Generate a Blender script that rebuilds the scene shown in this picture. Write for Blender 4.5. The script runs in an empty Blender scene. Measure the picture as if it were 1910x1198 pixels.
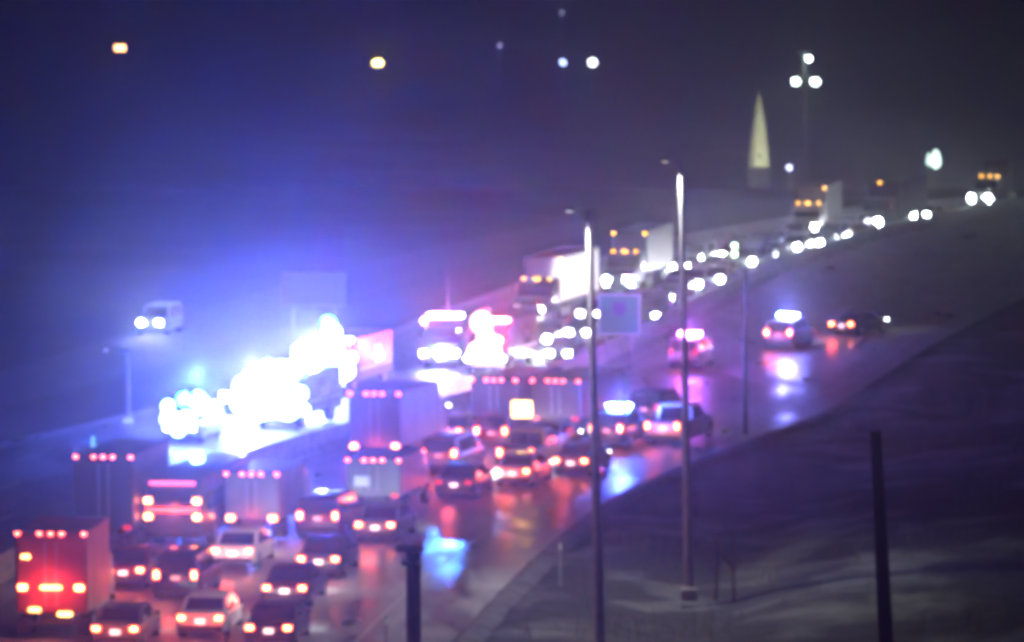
import bpy, math, random
from mathutils import Vector
random.seed(7)
S = bpy.context.scene
COL = S.collection
# ---------------------------------------------------------------- camera
F = 9000.0                      # focal length in photo pixels (photo is 1910 wide)
HC = 16.6                       # camera height above the near road
HOR = 330.0                     # photo row of the true horizon
cam_d = bpy.data.cameras.new('camera'); cam = bpy.data.objects.new('camera', cam_d); COL.objects.link(cam)
cam.location = (0, 0, HC)
cam.rotation_euler = (math.radians(90) - math.atan((599 - HOR) / F), 0, 0)
cam_d.sensor_width = 36; cam_d.lens = 36 * F / 1910
cam_d.clip_start = 1; cam_d.clip_end = 6000
cam_d.dof.use_dof = True; cam_d.dof.focus_distance = 60; cam_d.dof.aperture_fstop = 170 / 72.0
S.camera = cam
# ---------------------------------------------------------------- world, exposure
W = bpy.data.worlds.new('World'); S.world = W; W.use_nodes = True
wn = W.node_tree.nodes; wl = W.node_tree.links
bg = wn['Background']
bg.inputs['Color'].default_value = (0.26, 0.26, 0.46, 1); bg.inputs['Strength'].default_value = 0.016
vs = S.view_settings
S.display_settings.display_device = 'sRGB'
vs.view_transform = 'Standard'; vs.look = 'None'; vs.exposure = 0; vs.gamma = 1; vs.use_curve_mapping = False
cy = S.cycles
cy.use_denoising = True
cy.max_bounces = 4; cy.diffuse_bounces = 1; cy.glossy_bounces = 2; cy.transmission_bounces = 2
cy.volume_bounces = 0; cy.transparent_max_bounces = 4
cy.use_light_tree = True; cy.caustics_reflective = False; cy.caustics_refractive = False
cy.sample_clamp_indirect = 4
S.render.filter_size = 4.4
try: cy.filter_width = 4.4
except Exception: pass
# faint moonlight above the haze of the city
sd = bpy.data.lights.new('moonlight', 'SUN'); sd.energy = 0.03; sd.angle = math.radians(10); sd.color = (0.75, 0.85, 1)
so = bpy.data.objects.new('moonlight', sd); COL.objects.link(so); so.rotation_euler = (math.radians(35), math.radians(20), 0)

# ---------------------------------------------------------------- ground maths
def zg(d):
    if d <= 425: return 0.053 * (d - 170)
    t = min(d, 475) - 425
    z = 0.053 * 255 + 0.053 * t - 0.053 * t * t / 100
    return z - (0.0 if d < 475 else 0.0)
def at(px, py):                 # photo pixel on the road plane -> (X, depth)
    d = 230400.0 / (py + 147.0)
    return ((px - 955) / F * d, d)
def interp(tab, d):
    if d <= tab[0][0]:
        a, b = tab[0], tab[1]
    elif d >= tab[-1][0]:
        a, b = tab[-2], tab[-1]
    else:
        for a, b in zip(tab, tab[1:]):
            if a[0] <= d <= b[0]: break
    return a[1] + (b[1] - a[1]) * (d - a[0]) / (b[0] - a[0])
MT = [(100, -27), (140, -24.5), (172, -22), (196, -18.8), (225, -12.5), (240, -7), (250, -3), (265, 1.5), (281, 5.5),
      (298, 8.5), (333, 15.5), (360, 21.5), (395, 31), (430, 46), (480, 72), (560, 120)]
ET = [(60, -15), (140, -6.2), (171, -2.2), (196, 1.1), (214, 4.2), (223, 6.6), (237, 11.2), (250, 16), (270, 20.5), (290, 25), (310, 30),
      (340, 38), (400, 58), (480, 90), (560, 140)]
def smooth(tab, d, w=10): return sum(interp(tab, d + k * w / 4) for k in range(-4, 5)) / 9
def M(d): return smooth(MT, d)
def E(d): return smooth(ET, d, 8)
def slope(d): return (M(d + 4) - M(d - 4)) / 8

# ---------------------------------------------------------------- mesh builder
class MB:
    def __init__(s): s.v = []; s.f = []; s.m = []
    def ball(s, c, r, mi=0, n=14, k=9):
        rings = []
        for i in range(k):
            t = math.pi * (i + .35) / (k - .3); rr, z = r * math.sin(t), -r * math.cos(t)
            rings.append([(c[0] + rr * math.cos(2 * math.pi * j / n), c[1] + rr * math.sin(2 * math.pi * j / n), c[2] + z) for j in range(n)])
        return s.loft(rings, mi)
    def add(s, vs_, fs, mi=0):
        n = len(s.v); s.v += [tuple(p) for p in vs_]
        s.f += [tuple(n + i for i in f) for f in fs]; s.m += [mi] * len(fs); return s
    def box(s, c, sz, mi=0, taper=(1, 1), bev=0.0):
        cx, cy_, cz = c; hx, hy, hz = sz[0] / 2, sz[1] / 2, sz[2] / 2
        if bev <= 0:
            vs_ = []
            for z, (tx, ty) in ((-hz, (1, 1)), (hz, taper)):
                vs_ += [(cx - hx * tx, cy_ - hy * ty, cz + z), (cx + hx * tx, cy_ - hy * ty, cz + z),
                        (cx + hx * tx, cy_ + hy * ty, cz + z), (cx - hx * tx, cy_ + hy * ty, cz + z)]
            return s.add(vs_, [(3, 2, 1, 0), (4, 5, 6, 7), (0, 1, 5, 4), (1, 2, 6, 5), (2, 3, 7, 6), (3, 0, 4, 7)], mi)
        b = min(bev, hx * .9, hy * .9, hz * .9)
        rings = []
        for z, k in ((-hz, b), (-hz + b, 0), (hz - b, 0), (hz, b)):
            t = taper if z > 0 else (1, 1)
            x1, y1 = (hx - k) * t[0], (hy - k) * t[1]
            rings.append([(cx + a * x1 - (0 if not q else 0), cy_ + bb * y1, cz + z) for a, bb, q in ()] or
                         [(cx - x1 + b, cy_ - y1, cz + z), (cx + x1 - b, cy_ - y1, cz + z), (cx + x1, cy_ - y1 + b, cz + z), (cx + x1, cy_ + y1 - b, cz + z),
                          (cx + x1 - b, cy_ + y1, cz + z), (cx - x1 + b, cy_ + y1, cz + z), (cx - x1, cy_ + y1 - b, cz + z), (cx - x1, cy_ - y1 + b, cz + z)])
        return s.loft(rings, mi)
    def loft(s, rings, mi=0, cap=True):
        n = len(rings[0]); vs_ = [p for r in rings for p in r]; fs = []
        for i in range(len(rings) - 1):
            for j in range(n):
                k = (j + 1) % n
                fs.append((i * n + j, i * n + k, (i + 1) * n + k, (i + 1) * n + j))
        if cap: fs.append(tuple(range(n))[::-1]); fs.append(tuple((len(rings) - 1) * n + j for j in range(n)))
        return s.add(vs_, fs, mi)
    def tube(s, p0, p1, r0, r1=None, n=10, mi=0):
        r1 = r0 if r1 is None else r1
        a = Vector(p0); b = Vector(p1); ax = (b - a).normalized()
        u = ax.cross(Vector((0, 0, 1)) if abs(ax.z) < .9 else Vector((1, 0, 0))).normalized(); w = ax.cross(u)
        rs = []
        for p, r in ((a, r0), (b, r1)):
            rs.append([tuple(p + u * r * math.cos(2 * math.pi * k / n) + w * r * math.sin(2 * math.pi * k / n)) for k in range(n)])
        return s.loft(rs, mi)
    def quad(s, a, b, c, d, mi=0): return s.add([a, b, c, d], [(0, 1, 2, 3)], mi)
    def build(s, name, mats, parent=None, smoothing=False):
        me = bpy.data.meshes.new(name); me.from_pydata(s.v, [], s.f)
        for m in (mats if isinstance(mats, (list, tuple)) else [mats]): me.materials.append(m)
        me.polygons.foreach_set('material_index', s.m)
        if smoothing: me.polygons.foreach_set('use_smooth', [True] * len(me.polygons))
        me.validate(); me.update()
        import bmesh
        b = bmesh.new(); b.from_mesh(me); bmesh.ops.recalc_face_normals(b, faces=b.faces); b.to_mesh(me); b.free()
        if smoothing:
            try: me.set_sharp_from_angle(angle=math.radians(38))
            except Exception: pass
        o = bpy.data.objects.new(name, me); COL.objects.link(o)
        if parent: o.parent = parent
        return o
def tag(o, label=None, cat=None, group=None, kind=None):
    if label: o['label'] = label
    if cat: o['category'] = cat
    if group: o['group'] = group
    if kind: o['kind'] = kind
    return o
def empty(name, loc=(0, 0, 0)):
    o = bpy.data.objects.new(name, None); COL.objects.link(o); o.location = loc; o.empty_display_size = .3; return o
def copy_tree(o, parent=None):
    c = o.copy(); COL.objects.link(c); c.parent = parent
    for ch in list(o.children): copy_tree(ch, c)
    return c
def lamp(name, kind, loc, power, color, parent=None, radius=.05, rot=None, spot=None, blend=.6):
    d = bpy.data.lights.new(name, kind); d.energy = power; d.color = color
    d.shadow_soft_size = radius
    if kind == 'SPOT': d.spot_size = math.radians(spot); d.spot_blend = blend
    o = bpy.data.objects.new(name, d); COL.objects.link(o); o.location = loc
    if rot: o.rotation_euler = rot
    if parent: o.parent = parent
    return o
def aim(o, target):            # world aim for an unparented lamp
    v = Vector(target) - o.location
    o.rotation_euler = v.to_track_quat('-Z', 'Y').to_euler()

# ---------------------------------------------------------------- materials
def mat(name, col, rough=.5, metal=0, coat=0, emit=None, es=0, noise=None, bump=None, spec=.5):
    m = bpy.data.materials.new(name); m.use_nodes = True; nt = m.node_tree; p = nt.nodes['Principled BSDF']
    p.inputs['Base Color'].default_value = (*col, 1); p.inputs['Roughness'].default_value = rough
    p.inputs['Metallic'].default_value = metal; p.inputs['Specular IOR Level'].default_value = spec
    if coat: p.inputs['Coat Weight'].default_value = coat; p.inputs['Coat Roughness'].default_value = .08
    if emit: p.inputs['Emission Color'].default_value = (*emit, 1); p.inputs['Emission Strength'].default_value = es
    if noise or bump:
        tc = nt.nodes.new('ShaderNodeTexCoord')
    if noise:                      # (scale, colour2, lo, hi)
        n = nt.nodes.new('ShaderNodeTexNoise'); n.inputs['Scale'].default_value = noise[0]; n.inputs['Detail'].default_value = 6
        r = nt.nodes.new('ShaderNodeValToRGB'); r.color_ramp.elements[0].position = noise[2]; r.color_ramp.elements[1].position = noise[3]
        r.color_ramp.elements[0].color = (*col, 1); r.color_ramp.elements[1].color = (*noise[1], 1)
        nt.links.new(tc.outputs['Object'], n.inputs['Vector']); nt.links.new(n.outputs['Fac'], r.inputs['Fac'])
        nt.links.new(r.outputs['Color'], p.inputs['Base Color'])
    if bump:                       # (scale, strength, distance)
        n2 = nt.nodes.new('ShaderNodeTexNoise'); n2.inputs['Scale'].default_value = bump[0]; n2.inputs['Detail'].default_value = 5
        b = nt.nodes.new('ShaderNodeBump'); b.inputs['Strength'].default_value = bump[1]; b.inputs['Distance'].default_value = bump[2]
        nt.links.new(tc.outputs['Object'], n2.inputs['Vector']); nt.links.new(n2.outputs['Fac'], b.inputs['Height'])
        nt.links.new(b.outputs['Normal'], p.inputs['Normal'])
    return m
def paint(name, col):          # bodies darkened to look dimly lit, with patchy winter grime
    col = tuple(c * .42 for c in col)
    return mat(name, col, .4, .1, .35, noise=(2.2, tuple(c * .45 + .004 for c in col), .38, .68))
WHITELIT = mat('lit_white_paint', (.8, .8, .79), .35, 0, .5)  # brighter white stands in for light falling on these bodies
P = dict(lit_white=WHITELIT, black=paint('black_paint', (.012, .012, .016)), white=paint('white_paint', (.75, .75, .74)), silver=paint('silver_paint', (.45, .46, .48)),
         grey=paint('grey_paint', (.13, .13, .15)), red=paint('red_paint', (.35, .02, .02)), blue=paint('blue_paint', (.02, .04, .18)),
         maroon=paint('maroon_paint', (.12, .015, .03)), tan=paint('tan_paint', (.35, .28, .2)), green=paint('green_paint', (.02, .07, .05)),
         yellow=paint('yellow_paint', (.6, .4, .03)))
GLASS = mat('window_glass', (.01, .012, .016), .06, 0, spec=.8)
TYRE = mat('tyre_rubber', (.012, .012, .012), .85)
RIM = mat('wheel_rim_metal', (.35, .35, .37), .35, .9)
TRIM = mat('black_trim', (.02, .02, .022), .6)
CHROME = mat('chrome', (.6, .6, .62), .2, 1)
PLATE = mat('plate_white', (.8, .8, .78), .4, emit=(1, .97, .9), es=.1)
PLATEB = mat('plate_lamp_lit', (.9, .9, .88), .4, emit=(1, .98, .92), es=1.6)
def emis(name, col, s): return mat(name, tuple(min(1, c) * .5 for c in col), .3, emit=col, es=s)
TLENS = emis('tail_lens_red', (1, .035, .03), 12)
TBULB = emis('brake_bulb', (1, .24, .06), 42)
DLENS = emis('running_lens_red', (1, .04, .03), .9)
HLENS = emis('headlamp_lens', (.85, 1, .95), 40)
HBULB = emis('headlamp_bulb', (.88, 1, .96), 110)
AMB = emis('amber_marker', (1, .46, .03), 12)
REDM = emis('red_marker', (1, .10, .07), 24)
BLUE = emis('blue_strobe', (.10, .28, 1), 350)
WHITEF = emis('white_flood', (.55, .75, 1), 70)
REDS = emis('red_strobe', (1, .10, .16), 250)
PURP = emis('magenta_strobe', (1, .22, .95), 300)
AMBOARD = emis('amber_board', (1, .62, .14), 8)
GREENL = emis('green_signal', (.55, 1, .45), 30)
BULBW = emis('street_bulb_white', (.8, 1, .92), 30)
BULBY = emis('street_bulb_warm', (1, .5, .2), 9)
BULBD = emis('street_bulb_dim', (.5, .6, 1), 3)

def asphalt(name, k):
    m = bpy.data.materials.new(name); m.use_nodes = True; nt = m.node_tree; p = nt.nodes['Principled BSDF']
    tc = nt.nodes.new('ShaderNodeTexCoord'); mp = nt.nodes.new('ShaderNodeMapping'); mp.inputs['Scale'].default_value = (.55, .12, 1)
    mp.inputs['Rotation'].default_value = (0, 0, math.radians(14))
    n = nt.nodes.new('ShaderNodeTexNoise'); n.inputs['Scale'].default_value = 1; n.inputs['Detail'].default_value = 8; n.inputs['Roughness'].default_value = .65
    r = nt.nodes.new('ShaderNodeValToRGB'); e = r.color_ramp.elements
    e[0].position = .38; e[0].color = (.07 * k, .07 * k, .075 * k, 1); e[1].position = .66; e[1].color = (.42 * k, .42 * k, .43 * k, 1)
    rr = nt.nodes.new('ShaderNodeMapRange'); rr.inputs[1].default_value = .35; rr.inputs[2].default_value = .7; rr.inputs[3].default_value = .26; rr.inputs[4].default_value = .62
    n2 = nt.nodes.new('ShaderNodeTexNoise'); n2.inputs['Scale'].default_value = 2.2; n2.inputs['Detail'].default_value = 4
    b = nt.nodes.new('ShaderNodeBump'); b.inputs['Strength'].default_value = .35; b.inputs['Distance'].default_value = .03
    L = nt.links.new
    L(tc.outputs['Object'], mp.inputs['Vector']); L(mp.outputs['Vector'], n.inputs['Vector']); L(n.outputs['Fac'], r.inputs['Fac'])
    L(r.outputs['Color'], p.inputs['Base Color']); L(n.outputs['Fac'], rr.inputs[0]); L(rr.outputs[0], p.inputs['Roughness'])
    L(tc.outputs['Object'], n2.inputs['Vector']); L(n2.outputs['Fac'], b.inputs['Height']); L(b.outputs['Normal'], p.inputs['Normal'])
    return m
ASPH = asphalt('wet_asphalt', 1); ASPHN = asphalt('bare_asphalt', .35); DARKROAD = mat('old_asphalt', (.018, .018, .02), .9, noise=(.8, (.03, .03, .032), .4, .7), spec=.1)
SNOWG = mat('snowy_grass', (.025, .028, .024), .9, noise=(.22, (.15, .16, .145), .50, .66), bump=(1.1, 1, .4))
DARKG = mat('unlit_dark_grass', (.008, .009, .008), .95, noise=(.3, (.02, .021, .02), .5, .8), bump=(1.4, .5, .2), spec=.1)  # grass colour kept near black so the ground looks unlit
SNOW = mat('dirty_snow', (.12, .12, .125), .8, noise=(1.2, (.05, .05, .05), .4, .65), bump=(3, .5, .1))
CONC = mat('concrete', (.36, .35, .34), .75, noise=(1.5, (.22, .22, .21), .4, .7), bump=(6, .3, .02))
MARK = mat('road_paint', (.45, .45, .44), .5, noise=(3, (.3, .3, .3), .45, .7))
STEEL = mat('galvanised_steel', (.42, .42, .43), .5, .6, noise=(4, (.3, .3, .31), .4, .7))
DARKPOST = mat('dark_painted_steel', (.03, .03, .035), .6, .2, noise=(3, (.05, .045, .05), .4, .7))
HILLM = mat('wooded_hillside', (.008, .009, .008), .95, noise=(.02, (.014, .014, .015), .4, .65), bump=(.05, .6, 4))
BARK = mat('bark', (.05, .04, .035), .9, bump=(9, .5, .02))
STONE = mat('pale_stone', (.5, .48, .42), .8, noise=(.7, (.36, .35, .3), .4, .7), bump=(2, .3, .05))
SIGNG = mat('green_sign_sheeting', (.015, .26, .12), .5)
SIGNB = mat('blue_shield_sheeting', (.05, .09, .16), .5)
SIGNW = mat('white_legend_sheeting', (.7, .75, .72), .4)
SIGNBACK = mat('sign_back_aluminium', (.2, .2, .22), .55, .1)
def corrug(name, col, col2, scale=5.0):
    m = mat(name, col, .45, .1, noise=(1.1, col2, .35, .75)); nt = m.node_tree; p = nt.nodes['Principled BSDF']
    tc = nt.nodes.new('ShaderNodeTexCoord'); w = nt.nodes.new('ShaderNodeTexWave'); w.bands_direction = 'Y'; w.inputs['Scale'].default_value = scale
    b = nt.nodes.new('ShaderNodeBump'); b.inputs['Strength'].default_value = .4; b.inputs['Distance'].default_value = .02
    nt.links.new(tc.outputs['Object'], w.inputs['Vector']); nt.links.new(w.outputs['Fac'], b.inputs['Height']); nt.links.new(b.outputs['Normal'], p.inputs['Normal'])
    return m
BOXW = corrug('trailer_white', (.3, .3, .3), (.2, .2, .2)); BOXG = corrug('trailer_grey', (.16, .16, .17), (.09, .09, .10))
BOXD = corrug('trailer_dark', (.03, .03, .04), (.02, .02, .025)); BOXR = corrug('trailer_red', (.4, .07, .07), (.22, .03, .03))
BOXWL = corrug('trailer_bright_white', (.9, .9, .88), (.8, .8, .78)); BOXP = corrug('trailer_maroon', (.10, .03, .05), (.06, .02, .03))

# ---------------------------------------------------------------- terrain and roads
def terrain():
    b = MB(); xs = [-420, -300, -220, -160, -120, -90] + [-70 + 2.5 * i for i in range(65)] + [100, 120, 150, 200, 260, 340, 430]
    ys = [40 + 3 * i for i in range(150)] + [500, 530, 570, 620, 700, 800, 900, 1000, 1150, 1300]
    rnd = random.Random(3)
    ph = [(rnd.uniform(.02, .5), rnd.uniform(.02, .35), rnd.uniform(0, 6)) for _ in range(14)]
    for y in ys:
        m, e = M(min(y, 560)), E(min(y, 560))
        for x in xs:
            z = zg(y) - .2
            out = max(x - e - 1.0, 0) if x > m else max((m - 19) - x, 0)
            if m - 34 < x < m - 22: out = 0
            k = min(out / 5, 1)
            bump = sum(math.sin(a * x + c) * math.cos(bb * y + c * 2) for a, bb, c in ph) / 14
            z += k * (.35 + 1.1 * bump)
            if x > e + 1 and y < 300:      # right hand verge: ditch, then a low bank
                z += 1.2 * min(max(out - 7, 0) / 14, 1) - .5 * math.exp(-((out - 6) / 3) ** 2)
            b.v.append((x, y, z))
    n = len(xs)
    for j in range(len(ys) - 1):
        for i in range(n - 1):
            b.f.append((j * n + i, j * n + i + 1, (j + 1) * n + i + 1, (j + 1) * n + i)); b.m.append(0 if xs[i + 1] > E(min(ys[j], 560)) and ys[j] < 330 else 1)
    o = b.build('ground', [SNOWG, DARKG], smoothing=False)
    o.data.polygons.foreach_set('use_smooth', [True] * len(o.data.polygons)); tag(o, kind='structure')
terrain()
def ribbon(name, left, right, d0, d1, m, lift, step=3.0, kind='structure', gaps=None):
    b = MB(); d = d0
    def row(d): return [(left(d), d, zg(d) + lift), ((left(d) + right(d)) / 2, d, zg(d) + lift), (right(d), d, zg(d) + lift)]
    while d < d1 - 1e-6:
        dn = min(d + step, d1)
        a, c = row(d), row(dn)
        if gaps is None or gaps(d):
            b.quad(a[0], a[1], c[1], c[0]); b.quad(a[1], a[2], c[2], c[1])
        d = dn
    o = b.build(name, m)
    if kind: tag(o, kind=kind)
    return o
ribbon('southbound_road', lambda d: M(d) + .3, E, 60, 520, ASPH, 0)
ribbon('northbound_road', lambda d: M(d) - 17, lambda d: M(d) - .3, 60, 520, ASPHN, 0)
ribbon('frontage_road', lambda d: M(d) - 33, lambda d: M(d) - 25, 60, 470, DARKROAD, 0)
def lanes(name, base, offs, d0, d1):
    b = MB()
    for k, (off, solid) in enumerate(offs):
        d = d0
        while d < d1:
            if solid or int(d / 3) % 4 < 1:
                x0, x1 = base(d) + off, base(d + 3) + off
                z0, z1 = zg(d) + .006, zg(d + 3) + .006
                b.quad((x0 - .07, d, z0), (x0 + .07, d, z0), (x1 + .07, d + 3, z1), (x1 - .07, d + 3, z1))
            d += 3
    tag(b.build(name, MARK), kind='structure')
lanes('southbound_lane_markings', M, [(1.6, 1), (5.3, 0), (9.0, 0), (12.7, 0), (16.4, 1)], 100, 460)
lanes('northbound_lane_markings', M, [(-1.6, 1), (-5.3, 0), (-9.0, 0), (-12.7, 0), (-16.2, 1)], 100, 460)
# slush windrow along the right hand shoulder
def bank(name, label, fn, d0, d1, h, w, m):
    b = MB(); rings = []; d = d0; rnd = random.Random(5)
    while d <= d1:
        hh = h * rnd.uniform(.7, 1.15); x = fn(d) + rnd.uniform(-.08, .08); z = zg(d)
        rings.append([(x - w, d, z - .1), (x - w * .45, d, z + hh * .7), (x, d, z + hh), (x + w * .5, d, z + hh * .6), (x + w, d, z - .1)]); d += 1.3
    b.loft(rings); o = b.build(name, m, smoothing=True)
    tag(o, label, 'snow bank'); return o
bank('snow_bank', 'low bank of dirty ploughed snow along the right shoulder', lambda d: E(d) + .4, 120, 262, .10, .6, SNOW)
# concrete median barrier
def barrier():
    b = MB(); prof = [(-.32, 0), (-.30, .12), (-.13, .35), (-.09, 1.05), (.09, 1.05), (.13, .35), (.30, .12), (.32, 0)]
    d = 100; rings = []
    while d <= 500:
        x = M(d); rings.append([(x + p, d, zg(d) - .05 + q) for p, q in prof]); d += 3
    b.loft(rings); o = b.build('median_barrier', CONC)
    tag(o, 'long pale concrete median barrier between the two carriageways', 'barrier')
barrier()
# wooded bluff that closes the view
def hills():
    b = MB(); xs = [-420 + 24 * i for i in range(36)]; rnd = random.Random(9)
    rows = [(760, 0), (860, 10), (960, 30), (1080, 62), (1200, 88), (1300, 96)]
    for y, h in rows:
        for x in xs:
            b.v.append((x, y + rnd.uniform(-12, 12), zg(500) - .6 + h * (1 + .10 * math.sin(x * .013 + 1)) + rnd.uniform(-1.5, 1.5) * (h > 0)))
    n = len(xs)
    for j in range(len(rows) - 1):
        for i in range(n - 1): b.f.append((j * n + i, j * n + i + 1, (j + 1) * n + i + 1, (j + 1) * n + i)); b.m.append(0)
    tag(b.build('hills', HILLM, smoothing=True), kind='structure')
hills()

# ---------------------------------------------------------------- vehicles
def rring(y, hw, z0, z1, r=.12):     # rounded rectangle cross section in the XZ plane at y
    pts = []
    for cx, cz, a0 in ((hw - r, z0 + r, -90), (hw - r, z1 - r, 0), (-hw + r, z1 - r, 90), (-hw + r, z0 + r, 180)):
        for a in (0, 30, 60, 90):
            t = math.radians(a0 + a); pts.append((cx + r * math.cos(t), y, cz + r * math.sin(t)))
    return pts
def wheel(root, x, y, r=.34, w=.24):
    s = 1 if x > 0 else -1
    wh = MB().tube((x - w / 2, y, r), (x + w / 2, y, r), r, n=20).build('wheel', TYRE, root, True)
    MB().tube((x + s * (w / 2 - .02), y, r), (x + s * (w / 2 + .012), y, r), r * .62, n=14).build('rim', RIM, wh, True)
def lamp_part(root, name, c, sz, lens, bulb, bs=.5):
    o = MB().box(c, sz, bev=.02).build(name, lens, root, True)
    k = 1 if c[1] > 0 else -1
    MB().box((c[0], c[1] + k * (sz[1] / 2 + .006), c[2]), (sz[0] * min(bs * 1.4, .95), .03, sz[2] * min(bs * 1.4, .95)), bev=.01).build('bulb', bulb, o, True)
KIN = {   # length, half width, belt height, roof height, hood height, cabin y range (from rear bumper) , tail lamp z
    'sedan': dict(L=4.7, hw=.91, belt=.92, roof=1.44, hood=.84, cab=(.75, 3.55), rw=.75, fw=.95, tz=.80, trunk=.97),
    'suv': dict(L=4.75, hw=.96, belt=1.08, roof=1.76, hood=1.05, cab=(.04, 3.65), rw=.22, fw=.75, tz=1.02, trunk=1.1),
    'minivan': dict(L=5.0, hw=.99, belt=1.05, roof=1.78, hood=.98, cab=(.03, 4.2), rw=.16, fw=1.0, tz=1.05, trunk=1.08),
    'pickup': dict(L=5.6, hw=1.0, belt=1.12, roof=1.86, hood=1.12, cab=(1.9, 4.15), rw=.12, fw=.7, tz=.98, trunk=1.12)}
def make_car(kind):
    k = KIN[kind]; L = k['L']; hw = k['hw']; root = empty(kind)
    y0 = -L / 2; c0, c1 = y0 + k['cab'][0], y0 + k['cab'][1]
    b = MB()
    b.loft([rring(y0, hw * .86, .42, k['trunk'] * .86), rring(y0 + .10, hw * .96, .28, k['trunk'] * .98), rring(y0 + .45, hw, .22, k['trunk']),
            rring(c0 + .5, hw, .2, k['belt'] + .02), rring(c1 - .2, hw, .2, k['belt']), rring(c1 + .3, hw * .99, .2, k['hood'] + .03),
            rring(L / 2 - .45, hw * .96, .22, k['hood'] - .05), rring(L / 2 - .10, hw * .88, .28, k['hood'] * .86), rring(L / 2, hw * .76, .38, k['hood'] * .72)])
    z0, z1 = k['belt'] - .06, k['roof']
    def cab(y, w, z, wb=None): return [(-w, y, z), (w, y, z)]
    bot = [(-hw * .94, c0, z0), (hw * .94, c0, z0), (hw * .94, c1, z0), (-hw * .94, c1, z0)]
    mid = [(-hw * .82, c0 + k['rw'] * .9, z1 - .07), (hw * .82, c0 + k['rw'] * .9, z1 - .07), (hw * .82, c1 - k['fw'] * .93, z1 - .07), (-hw * .82, c1 - k['fw'] * .93, z1 - .07)]
    top = [(-hw * .70, c0 + k['rw'] + .12, z1), (hw * .70, c0 + k['rw'] + .12, z1), (hw * .70, c1 - k['fw'] - .1, z1), (-hw * .70, c1 - k['fw'] - .1, z1)]
    b.loft([bot, mid, top])
    if kind == 'pickup':               # open bed
        b.v = b.v; b.box((0, y0 + .95, k['trunk'] + .02), (hw * 1.7, 1.7, .03), 1)
    body = b.build('body', [P['grey'], TRIM], root, True)
    def pane(q, inset, push, name='window'):
        c = sum((Vector(p) for p in q), Vector()) / 4
        nrm = (Vector(q[1]) - Vector(q[0])).cross(Vector(q[3]) - Vector(q[0])).normalized()
        if nrm.dot(c - Vector((0, 0, z0))) < 0 and abs(nrm.dot(c - Vector((0, 0, (z0 + z1) / 2)))) > 0: nrm = -nrm
        r = [tuple(c + (Vector(p) - c) * inset + nrm * push) for p in q]; rb = [tuple(Vector(p) - nrm * .02) for p in r]
        mb = MB(); mb.add(r + rb, [(0, 1, 2, 3), (4, 5, 6, 7), (0, 1, 5, 4), (1, 2, 6, 5), (2, 3, 7, 6), (3, 0, 4, 7)])
        return mb.build(name, GLASS, root)
    pane([bot[0], bot[1], mid[1], mid[0]], .84, .012, 'rear_window'); pane([bot[3], bot[2], mid[2], mid[3]], .86, .012, 'windshield')
    pane([bot[1], bot[2], mid[2], mid[1]], .84, .012, 'side_window'); pane([bot[3], bot[0], mid[0], mid[3]], .84, .012, 'side_window')
    for sx in (-1, 1):
        for wy in (y0 + .95, L / 2 - .95): wheel(root, sx * (hw - .12), wy, .34 if kind == 'sedan' else .38)
        lamp_part(root, 'taillight', (sx * (hw - .24), y0 + .015, k['tz']), (.30 if kind == 'sedan' else .2, .09, .17 if kind == 'sedan' else .34), TLENS, TBULB)
        lamp_part(root, 'headlight', (sx * (hw * .84 - .23), L / 2 + .0, k['hood'] * .76), (.38, .07, .24), HLENS, HBULB, .6)
        MB().box((sx * (hw + .09), c1 - .62, k['belt'] + .05), (.2, .12, .15), bev=.03).build('mirror', TRIM, root, True)
    MB().box((0, y0 - .02, .42), (hw * 1.74, .14, .20), bev=.04).build('rear_bumper', TRIM, root, True)
    MB().box((0, L / 2 + .0, .40), (hw * 1.5, .12, .18), bev=.04).build('front_bumper', TRIM, root, True)
    MB().box((0, L / 2 - .02, .62), (hw * .9, .10, .14), bev=.02).build('grille', TRIM, root, True)
    MB().box((0, y0 - .0, k['tz'] - .12), (.34, .05, .17), bev=.01).build('license_plate', PLATE, root)
    return root
PROTO = {k: make_car(k) for k in KIN}
used = set()
VEH = []     # for the overlap check
def corners(v):
    n, x, y, a, L, w = v; c, s_ = math.cos(a), math.sin(a)
    return [(x + s_ * l + c * q, y + c * l - s_ * q) for l, q in ((L / 2, w / 2), (L / 2, -w / 2), (-L / 2, -w / 2), (-L / 2, w / 2))]
def overlap(a, b):
    A, B = corners(a), corners(b)
    for P1 in (a, b):
        for ax in ((math.sin(P1[3]), math.cos(P1[3])), (math.cos(P1[3]), -math.sin(P1[3]))):
            pa = [p[0] * ax[0] + p[1] * ax[1] for p in A]; pb = [p[0] * ax[0] + p[1] * ax[1] for p in B]
            if max(pa) <= min(pb) or max(pb) <= min(pa): return False
    return True
def seat(root, px, py, L, away=True, dyaw=0.0, w=1.9):
    X, d = at(px, py); a = math.atan(slope(d)) + math.radians(dyaw)
    cx, cd = X + math.sin(a) * L / 2, d + math.cos(a) * L / 2
    me = (root.name, cx, cd, a, L, w); k = 0
    while k < 40 and any(overlap(me, o_) for o_ in VEH):       # close up to the vehicle ahead without touching it
        k += 1; q = (1 if k % 2 else -1) * .45 * ((k + 1) // 2); cx2, cd2 = cx + math.sin(a) * q, cd + math.cos(a) * q
        me = (root.name, cx2, cd2, a, L, w)
    cx, cd = me[1], me[2]
    root.location = (cx, cd, zg(cd) + .01)
    root.rotation_euler = (math.atan(.053) * (1 if away else -1), 0, -a + (0 if away else math.pi))
    VEH.append((root.name, cx, cd, a, L, w))
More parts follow.
